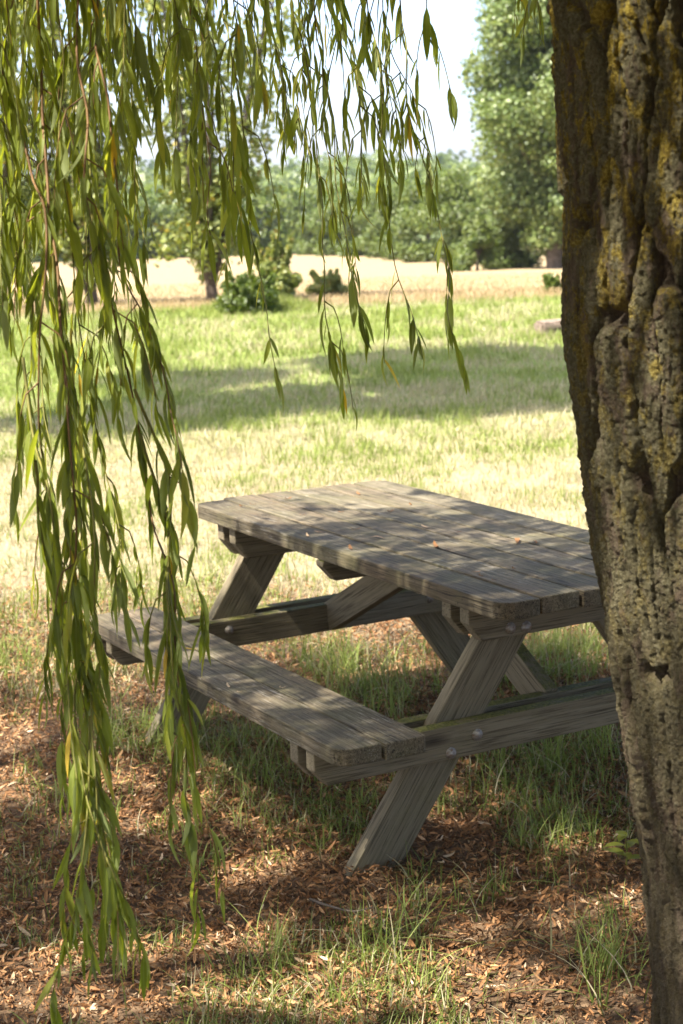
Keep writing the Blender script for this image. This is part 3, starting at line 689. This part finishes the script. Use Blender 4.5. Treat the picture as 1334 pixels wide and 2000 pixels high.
for i, (px, di, tp, wp, con, lab) in enumerate(hedge):
    hedge_tree('evergreen_tree' if con else 'hedge_tree', px, di, tp, wp, 50+i, lab, None if con else HG, M['leaf_hedge'], 15000, bool(con))
# far wood beyond the field: one mass
def far_wood():
    rg = np.random.default_rng(77); cl = []
    for i in range(220):
        px = rg.uniform(-80, 740); di = rg.uniform(222, 262); x, y, z = place(px, di)
        h = rg.uniform(6, 8.8); r = rg.uniform(1.6, 2.6)
        for k in range(4): cl.append((x+rg.normal(0, .9), y+rg.normal(0, .9), z+h*(.25+.2*k), r, r, h*.22))
    o = crown_mesh('far_wood', cl, 80000, .50, M['leaf_hedge'], None, 78, .5, .55); tag(o, 'dark green wood standing along the far side of the wheat field', 'wood', kind='stuff')
    cl = []
    for i in range(260):
        px = rg.uniform(-300, 1300); di = rg.uniform(420, 900); x, y, z = place(px, di)
        r = rg.uniform(5, 11); cl.append((x, y, z+r*.4, r*1.6, r*1.6, r))
    o = crown_mesh('distant_wood', cl, 26000, 2.6, M['leaf_hedge'], None, 79, .5, .5); tag(o, 'bluish woods scattered over the distant valley side', 'wood', kind='stuff')
far_wood()
# young airy trees on the edge of the lawn
def airy_tree(px, dist, H, rx, seed, label, n=9000, stems=7, low=.22, gapc=0.0):
    rg = np.random.default_rng(seed); b = place(px, dist); o = thing('young_tree', label, 'tree', b, 0, 'young trees along the lawn edge')
    cur = [([(0, 0, -.2), (.02, 0, .2), (.0, .0, .4)], .13, .10)]; cl = []
    for i in range(stems):
        a = 2*math.pi*i/stems + rg.uniform(-.4, .4); s = rg.uniform(.35, 1.0); e = np.array([math.cos(a)*rx*s, math.sin(a)*rx*s, H*rg.uniform(.6, 1.0)])
        p = [(0, 0, .3), tuple(e*np.array([.2, .2, .22])), tuple(e*np.array([.55, .55, .6])), tuple(e)]; cur.append((p, .06, .012))
        c = spline(p, 14)
        for q in c[2:]:
            for _ in range(2):
                t = q + rg.normal(0, 1, 3)*np.array([.34, .34, .22]); r = rg.uniform(.18, .40)
                if t[2] > H*low*.55: cl.append((t[0], t[1], t[2], r, r, r*.9))
    for i in range(60):
        t = rg.random()**.8; a = rg.uniform(0, 6.28); s = (.12+.62*t)*rg.random()**.5; cl.append((math.cos(a)*s, math.sin(a)*s, .45+1.7*t, .17+.1*t, .17+.1*t, .24))
    crown_mesh('crown', cl, n, .085, M['leaf_light'], o, seed+1, .25, .8)
    wood_mesh('trunk', cur, M['trunk_far'], o)
airy_tree(428, 30.5, 7.2, 1.9, 91, 'airy young tree with a short trunk and upright stems nearest the round shrub', 9000, 10)
airy_tree(195, 30.8, 7.5, 2.0, 93, 'young tree with a leaning dark trunk behind the hanging willow curtain', 9000, 9)
airy_tree(15, 31.0, 7.0, 2.2, 95, 'leafy young tree at the left edge behind the willow curtain', 13000, 9, .05)
# shrubs
def shrub(name, px, py, dist, wpx, hpx, seed, label, mat, n=6000, size=.07):
    rg = np.random.default_rng(seed); b = place(px, dist); rx = .5*wpx*dist/F; H = hpx*dist/F
    o = thing(name, label, 'shrub', b)
    cl = blob_clumps(rg, 22, 0, 0, H*.42, rx*.75, rx*.75, H*.38, rx*.25, rx*.42, .3)
    for i in range(26):                            # stray shoots
        a = rg.uniform(0, 6.28); e = np.array([math.cos(a)*rx*rg.uniform(.3, .95), math.sin(a)*rx*rg.uniform(.3, .95), H*rg.uniform(.75, 1.15)])
        for t in (.6, .75, .88, 1.0): cl.append((*(e*np.array([t, t, t])), .05*rx+.02, .05*rx+.02, .09*H))
    crown_mesh('foliage', cl, n, size*.8, mat, o, seed, .3, .8)
    wood_mesh('stem', [([(0, 0, -.1), (.02, 0, H*.3), (.05, 0, H*.6)], .03, .01), ([(0, 0, .05), (rx*.3, .1, H*.35), (rx*.45, .1, H*.6)], .02, .008), ([(0, 0, .05), (-rx*.3, -.1, H*.35), (-rx*.5, -.1, H*.55)], .02, .008)], M['trunk_far'], o)
shrub('shrub', 556, 600, 29.2, 90, 118, 61, 'round green shrub at the lawn edge in front of the wheat', M['leaf_light'], 11000, .075)
shrub('shrub', 497, 612, 27.6, 130, 70, 62, 'low leafy green bush spreading left of the round shrub', M['leaf_hedge'], 9000, .055)
shrub('shrub', 655, 590, 33.0, 74, 54, 63, 'small grey green bush half hidden behind hanging willow twigs, right of the round shrub', M['leaf_light'], 6000, .06)
shrub('shrub', 1092, 585, 30.0, 46, 40, 64, 'small dark bush at the wheat edge beside the willow trunk', M['leaf_hedge'], 1800, .06)
# tall tree left of the picture, its shadow lies across the lawn
def shade_tree():
    rg = np.random.default_rng(41); o = thing('tall_tree', 'tall tree left of the picture whose shadow crosses the lawn', 'tree', (-4.9, 13.5, 0))
    cl = blob_clumps(rg, 30, .2, 0, 10.8, 3.1, 3.1, 5.8, .35, 1.1, .2)
    crown_mesh('crown', cl, 19000, .20, M['leaf_hedge'], o, 43, .05, .8)
    wood_mesh('trunk', [([(0, 0, -.2), (.05, 0, 3), (0, .1, 8), (0, 0, 13)], .28, .06), ([(0, 0, 5), (1.2, .2, 7.5), (1.8, .3, 9.5)], .12, .03), ([(0, 0, 6), (-1.1, .2, 8.5), (-1.6, .3, 10.5)], .12, .03)], M['trunk_far'], o)
shade_tree()
# ---------------------------------------------------------------- wheat field
def wheat():
    rg = np.random.default_rng(51)
    ys = np.r_[np.arange(29.2, 60, .8), np.arange(60, 222, 3.)]; us = np.linspace(-.36, .30, 70)
    Y, Uu = np.meshgrid(ys, us, indexing='ij'); X = Uu*Y
    Z = terr(X, Y) + .13 + .05*(fbm(X/1.5, Y/1.5, 0, 61, 3)-.5)
    Z[0] -= .17
    o = mesh('wheat_field', np.stack([X, Y, Z], -1).reshape(-1, 3), grid_quads(*X.shape), mat_plain('ripe_crop', [(.3, (.205, .150, .080)), (.5, (.245, .184, .102)), (.7, (.28, .214, .124))], 3.0, .95, .8, .05))
    tag(o, kind='structure')
    N = 60000
    y = 29.0 + 26*rg.random(N)**1.6; x = rg.uniform(-.27, .24, N)*y; z = terr(x, y)
    TV = np.array([(-.5, 0, 0), (.5, 0, 0), (.4, .7, .03), (-.4, .7, .03), (.9, .85, .06), (-.9, .85, .06), (.1, 1, .12), (-.1, 1, .12)]); TV[:, 0] *= .03
    TQ = np.array([(0, 1, 2, 3), (3, 2, 4, 5), (5, 4, 6, 7)])
    a = rg.uniform(0, 6.28, N); up = norm(np.stack([.12*rg.normal(0, 1, N), .12*rg.normal(0, 1, N), np.ones(N)], 1))
    B = frames(up, np.stack([np.cos(a), np.sin(a), 0*a], 1))*(rg.uniform(.10, .22, N))[:, None, None]
    V, Q, A = inst(TV, TQ, np.stack([x, y, z], 1), B, dict(rnd=rg.random(N)))
    tag(mesh('wheat_stalks', V, Q, M['wheat'], None, A), 'ripe golden wheat along the near edge of the field', 'wheat', kind='stuff')
wheat()

# ---------------------------------------------------------------- grass
def blades(P, h, wdt, rnd, rg, lean=.35, seg=3):
    n = len(P); tv, tq = [], []
    for i in range(seg+1):
        t = i/seg; hw = .5*(1-t**1.7)*1.0+.03
        tv += [(-hw, t, 0), (hw, t, 0)]
        if i < seg: a = 2*i; tq.append((a, a+1, a+3, a+2))
    tv = np.array(tv, float); T = np.repeat(tv[None], n, 0)
    T[:, :, 0] *= wdt[:, None]; bend = np.abs(rg.normal(0, lean, n))[:, None]
    t = T[:, :, 1].copy()
    T[:, :, 2] = h[:, None]*bend*t**2; T[:, :, 1] = h[:, None]*t*(1-.32*bend*t*np.minimum(bend, 2))
    a = rg.uniform(0, 2*np.pi, n)
    up = norm(np.stack([.14*rg.normal(0, 1, n), .14*rg.normal(0, 1, n), np.ones(n)], 1))
    B = frames(up, np.stack([np.cos(a), np.sin(a), 0*a], 1))
    return inst(T, np.array(tq), P, B, dict(rnd=rnd))
def on_ground(x, y): return np.stack([x, y, terr(x, y)-.004], 1)
def grass_near():
    rg = np.random.default_rng(101); spots = [  # photo pixel of the tuft patch, spread px (x, y), tufts, blade height
        (720, 1330, 140, 60, 55, .17), (640, 1290, 90, 40, 22, .18), (380, 1450, 150, 55, 48, .13), (250, 1420, 90, 50, 22, .12), (480, 1520, 110, 60, 26, .11),
        (1080, 1500, 110, 60, 30, .16), (1150, 1450, 60, 40, 16, .17), (1000, 1620, 130, 70, 20, .10), (1120, 1640, 80, 70, 18, .13), (1090, 1290, 60, 40, 40, .16), (1150, 1260, 40, 30, 20, .14), (970, 1300, 50, 40, 30, .16),
        (650, 1620, 120, 60, 26, .09), (760, 1880, 60, 50, 6, .19), (900, 1910, 150, 50, 6, .15), (520, 1880, 90, 50, 8, .15), (330, 1650, 200, 110, 36, .09), (60, 1650, 60, 120, 14, .08), (1190, 1850, 50, 90, 14, .14), (880, 1760, 160, 70, 12, .10), (150, 1560, 110, 70, 16, .09), (200, 1300, 120, 30, 30, .10)]
    X, Y, H, Rn = [], [], [], []
    for px, py, sx, sy, nt_, hh in spots:
        for _ in range(nt_):
            gx, gy = G(px+rg.normal(0, sx*.6), min(2300, py+rg.normal(0, sy*.6)))
            k = rg.integers(5, 20); sp = rg.uniform(.015, .05)
            X += list(gx+rg.normal(0, sp, k)); Y += list(gy+rg.normal(0, sp*1.2, k)); H += list(hh*rg.uniform(.45, 1.25, k)*rg.uniform(.7, 1.15))
            base = rg.uniform(.25, .54); Rn += list(np.where(rg.random(k) < .14, rg.uniform(.6, .9, k), np.clip(base+rg.normal(0, .08, k), 0, .5)))
    k = 26000                                    # thin scattered blades
    px = rg.uniform(-150, 1450, k); py = rg.uniform(1180, 2150, k); gg = np.array([G(a, b) for a, b in zip(px, py)])
    m_ = fbm(gg[:, 0]*1.6, gg[:, 1]*1.6, 0, 8, 3) > .45; gg = gg[m_]; k = len(gg)
    X += list(gg[:, 0]); Y += list(gg[:, 1]); H += list(rg.uniform(.02, .085, k)); Rn += list(np.where(rg.random(k) < .3, rg.uniform(.6, .9, k), rg.uniform(.05, .5, k)))
    X, Y, H, Rn = map(np.array, (X, Y, H, Rn)); n = len(X)
    V, Q, A = blades(on_ground(X, Y), H, rg.uniform(.002, .0048, n), Rn, rg, .85, 5)
    tag(mesh('grass_tufts', V, Q, M['grass'], None, A), 'tufts of long green grass growing through the leaf litter around the table', 'grass', kind='stuff')
def lawn():
    rg = np.random.default_rng(111)
    def band(y0, y1, dens, hw, h0, h1, w0, w1, seg, p=1.0):
        A_ = sum(2*(hw+.215*y)*1.0 for y in np.arange(y0, y1, 1.0)); n = int(A_*dens)
        y = y0+(y1-y0)*rg.random(n)**p; x = rg.uniform(-1, 1, n)*(hw+.215*y)
        cl = fbm(x*1.3, y*1.0, 0, 71, 4); fine = fbm(x*5, y*5, 0, 72, 3)
        g_ = np.clip((y-9)/8, 0, 1)*.20 + (cl-.5)*2.3 + (fbm(x*.45, y*.3, 0, 75, 2)-.5)*1.0 + (fine-.5)*1.1 - .06      # green share
        isg = rg.random(n) < np.clip(.42+g_*1.5, .04, .93)
        rn = np.where(isg, np.clip(rg.normal(.38, .11, n), .1, .58), np.clip(rg.normal(.78, .11, n), .6, 1))
        keep = rg.random(n) < np.clip(.35+1.5*(fine-.25), .25, 1)
        edge = y > 6.7+1.5*(fbm(x*1.1, y*.7, 0, 73, 3)-.5)*2
        keep &= edge
        x, y, rn, isg = x[keep], y[keep], rn[keep], isg[keep]; n = len(x)
        h = rg.uniform(h0, h1, n)*np.where(isg, 1.0, .75)*(.55+.9*fbm(x*2.2, y*2.2, 0, 74, 2))
        return blades(on_ground(x, y), h, rg.uniform(w0, w1, n), rn, rg, .8, seg)
    cx, cy, _ = place(520, 28.4); nn = 4200; rr_ = rg.random(nn)**.7
    aa = rg.uniform(0, 6.28, nn); mx, my = cx+1.0*rr_*np.cos(aa), cy+.9*rr_*np.sin(aa)
    mound = blades(on_ground(mx, my), rg.uniform(.12, .42, nn)*(1.1-.7*rr_), rg.uniform(.008, .016, nn), np.clip(rg.normal(.44, .08, nn), .2, .6), rg, .6, 2)
    sx, sy = G(1085, 655); ns = 420; q1 = sx+rg.normal(0, .32, ns); q2 = sy-.22+rg.normal(0, .13, ns)
    tuft = blades(on_ground(q1, q2), rg.uniform(.05, .15, ns), rg.uniform(.006, .012, ns), np.clip(rg.normal(.42, .1, ns), .15, .6), rg, .6, 2)
    V, Q, A = join([mound, tuft] + [(a, b[:, :], c) for a, b, c in (band(6.2, 12, 2600, .7, .03, .10, .003, .007, 2), band(12, 20, 1100, .7, .05, .13, .005, .011, 2), band(20, 30, 520, .8, .06, .16, .008, .018, 2))])
    tag(mesh('lawn_grass', V, Q, M['grass'], None, A), 'sunlit lawn of green and straw coloured grass behind the table', 'grass', kind='stuff')
grass_near(); lawn()

# ---------------------------------------------------------------- fallen leaves
def curl_tpl(seg, w, curl, twist):
    v, q = [], []; y = z = 0.0
    for i in range(seg+1):
        t = i/seg; hw = w*.5*(math.sin(math.pi*(.06+.90*t))**.7)
        a = curl*(t-.3); tw = twist*(t-.5)
        v += [(-hw*math.cos(tw), y, z-hw*math.sin(tw)+hw*.45), (0, y, z), (hw*math.cos(tw), y, z+hw*math.sin(tw)+hw*.45)]
        y += math.cos(a)/seg; z += math.sin(a)/seg
        if i < seg:
            for j in (0, 1): b = 3*i+j; q.append((b, b+1, b+4, b+3))
    v = np.array(v); v[:, 1] -= .5; v[:, 2] -= v[:, 2].min(); return v, np.array(q)
CT = [curl_tpl(4, w_, c_, t_) for w_, c_, t_ in ((.19, 1.9, .8), (.15, 3.0, -1.4), (.22, .9, .5), (.13, 4.4, 2.0), (.18, -1.8, 1.3))]
def litter():
    rg = np.random.default_rng(121); N = 170000
    y = 2.9 + 6.3*rg.random(N); x = rg.uniform(-1, 1, N)*(.55+.235*y)
    keep = rg.random(N) < np.clip((8.6-y+1.6*(fbm(x*1.3, y, 0, 81, 3)-.5))/1.6, 0, 1)*np.clip(.75+1.0*(fbm(x*2.2, y*2.2, 0, 82, 3)-.35), .6, 1)
    x, y = x[keep], y[keep]; n = len(x)
    P = np.stack([x, y, terr(x, y)+rg.uniform(0, .024, n)], 1)
    a = rg.uniform(0, 6.28, n); d = np.stack([np.cos(a), np.sin(a), .35*rg.normal(0, 1, n)], 1); up = norm(np.stack([.75*rg.normal(0, 1, n), .75*rg.normal(0, 1, n), np.sign(rg.random(n)-.18)], 1))
    B = frames(d, up)*(.014+.034*rg.random(n)**1.9)[:, None, None]
    tone = np.clip(.48 + .25*rg.normal(0, 1, n) + .35*(fbm(x*1.5, y*1.5, 0, 83, 3)-.5), 0, 1); tv = rg.integers(0, 5, n)
    V, Q, A = join([inst(CT[k][0], CT[k][1], P[tv == k], B[tv == k], dict(rnd=tone[tv == k])) for k in range(5)])
    tag(mesh('leaf_litter', V, Q, M['litter'], None, A), 'carpet of curled brown fallen willow leaves on the ground', 'leaf litter', kind='stuff')
litter()

# ---------------------------------------------------------------- small things
def single_leaf(px, py, z, k, size, ang, rnd, label, group, tilt=.1):
    x, y = G(px, py, z); TV, TQ = CT[k]
    o = mesh('fallen_leaf', TV*size*np.array([1.0, 1.0, .35]), TQ, M['litter'], None, dict(rnd=np.full(len(TV), rnd)))
    o.location = (x, y, z+.0015); o.rotation_euler = (tilt*.3, tilt*.3, ang)
    tag(o, label, 'fallen leaf', group); return o
lt, gt = 'small curled brown dry leaf lying on the table top', 'dry leaves on the table top'
for px, py, k, sz, an, rd in ((468, 988, 3, .045, .4, .45), (487, 986, 3, .05, 1.6, .5), (600, 1046, 1, .055, .2, .95), (622, 1040, 0, .04, 1.2, .9), (586, 1008, 3, .04, 2.2, .4),
                              (935, 1124, 3, .04, .5, .55), (925, 1118, 1, .04, 1.5, .5), (960, 1133, 3, .03, .9, .5), (700, 965, 0, .05, .3, .5), (1045, 1060, 4, .05, .1, .5), (760, 1000, 1, .05, 2.5, .6), (660, 1000, 3, .045, 1.0, .5), (690, 1035, 1, .05, 2.0, .45), (800, 985, 3, .05, .2, .5), (870, 1075, 3, .035, 1.1, .45), (830, 1030, 0, .05, .7, .95), (560, 975, 1, .05, 2.4, .5), (890, 1040, 1, .04, 1.9, .5), (1000, 1110, 3, .035, .4, .5), (735, 1052, 4, .06, .9, .9)):
    single_leaf(px, py, .750, k, sz, an, rd, lt, gt)
single_leaf(684, 1071, .750, 0, .060, .1, .42, 'reddish brown flat dry leaf on the plank nearest the left bench', 'dry leaves on the table top')
single_leaf(850, 1066, .750, 1, .085, .15, .40, 'longest curled reddish leaf in the middle of the table top', 'dry leaves on the table top')
single_leaf(1010, 1058, .750, 4, .09, -.1, .5, 'long thin orange leaf near the right edge of the table top', 'dry leaves on the table top')
lb, gb = 'pale curled shred of leaf lying on the left bench', 'leaf shreds on the left bench'
for px, py, k, sz, an in ((445, 1340, 1, .05, .3), (462, 1352, 3, .03, 1.2), (545, 1345, 3, .04, 2.0)): single_leaf(px, py, .4245, k, sz, an, 1.0, lb, gb)
o = single_leaf(368, 1268, .4245, 0, .06, 1.2, .6, 'yellow leaf lying flat on the left bench', gb); o.data.materials[0] = M['willow']; o.data.attributes['rnd'].data.foreach_set('value', np.full(len(o.data.vertices), 1.0, np.float32))
# stone block in the grass by the trunk
def stone():
    rg = np.random.default_rng(131); bm = bmesh.new(); bmesh.ops.create_cube(bm, size=1.0)
    bmesh.ops.scale(bm, vec=(.55, .32, .23), verts=bm.verts); bmesh.ops.bevel(bm, geom=list(bm.edges), offset=.03, segments=2, affect='EDGES'); bmesh.ops.subdivide_edges(bm, edges=list(bm.edges), cuts=3, use_grid_fill=True)
    for v in bm.verts:
        p = np.array(v.co)*9; v.co += v.co.normalized()*float(.035*(fbm(p[0], p[1], p[2], 7, 3)-.5)*2)
    me = bpy.data.meshes.new('stone_block'); bm.to_mesh(me); bm.free(); me.materials.append(M['stone'])
    o = bpy.data.objects.new('stone_block', me); COL.objects.link(o); x, y = G(1088, 652); o.location = (x+.02, y, .055); o.rotation_euler = (.03, -.04, .25)
    tag(o, 'pale stone block lying in the grass beside the willow trunk', 'stone')
stone()
# dead twig on the litter
a = [G(606, 1772), G(640, 1790), G(690, 1808), G(730, 1806)]
V, Q, _ = tube(spline([(x, y, .022+.008*i) for i, (x, y) in enumerate(a)], 14) - np.array([a[0][0], a[0][1], 0]), np.linspace(.004, .002, 14), 7)
o = mesh('dead_twig', V, Q, M['trunk_far']); o.location = (a[0][0], a[0][1], 0); tag(o, 'thin dead twig lying on brown leaf litter in front of the table leg', 'twig')
# weed by the trunk
def weed():
    x, y = G(1222, 1700); o = thing('broadleaf_weed', 'small fresh green broad leaved weed growing beside the willow trunk', 'plant', (x, y, 0)); rg = np.random.default_rng(141)
    V, Q, _ = tube(np.array([(0, 0, -.01), (.004, 0, .05), (0, .004, .10)]), [.003, .0025, .0015], 6); mesh('stem', V, Q, M['twig_green'], o)
    TV, TQ = leaf_tpl(5, .48, .2, .35, True, .45)
    for i in range(8):
        a = i*2.4; d = np.array([[math.cos(a), math.sin(a), .35]]); B = frames(d, np.array([[0, 0, 1.]]))*rg.uniform(.045, .075)
        V, Q, A = inst(TV, TQ, np.array([[0, 0, .03+.010*i]]), B, dict(rnd=np.array([.75]))); mesh('leaf', V, Q, M['willow'], o, A)
weed()
# stake behind the shrub
x, y, z = place(532, 30.2); V, Q, _ = tube(np.array([(0, 0, -.2), (.01, 0, .4), (.02, 0, .85)]), .018, 8); o = mesh('stake', V, Q, M['trunk_far']); o.location = (x, y, z); tag(o, 'thin grey wooden stake standing behind the round shrub', 'stake')
# ---------------------------------------------------------------- haze
def haze():
    bm = bmesh.new(); bmesh.ops.create_cube(bm, size=1.0); me = bpy.data.meshes.new('haze'); bm.to_mesh(me); bm.free()
    o = bpy.data.objects.new('haze', me); COL.objects.link(o); o.scale = (9000, 4400, 110); o.location = (0, 1700, 35); o.display_type = 'WIRE'
    k = NT('air'); v = k.t.nodes.new('ShaderNodeVolumePrincipled'); v.inputs['Color'].default_value = (.88, .93, 1.0, 1); v.inputs['Density'].default_value = HAZE; v.inputs['Anisotropy'].default_value = .2
    k.t.links.new(v.outputs[0], k.out.inputs[1]); me.materials.append(k.m); tag(o, kind='stuff')
HAZE = .0001
haze()
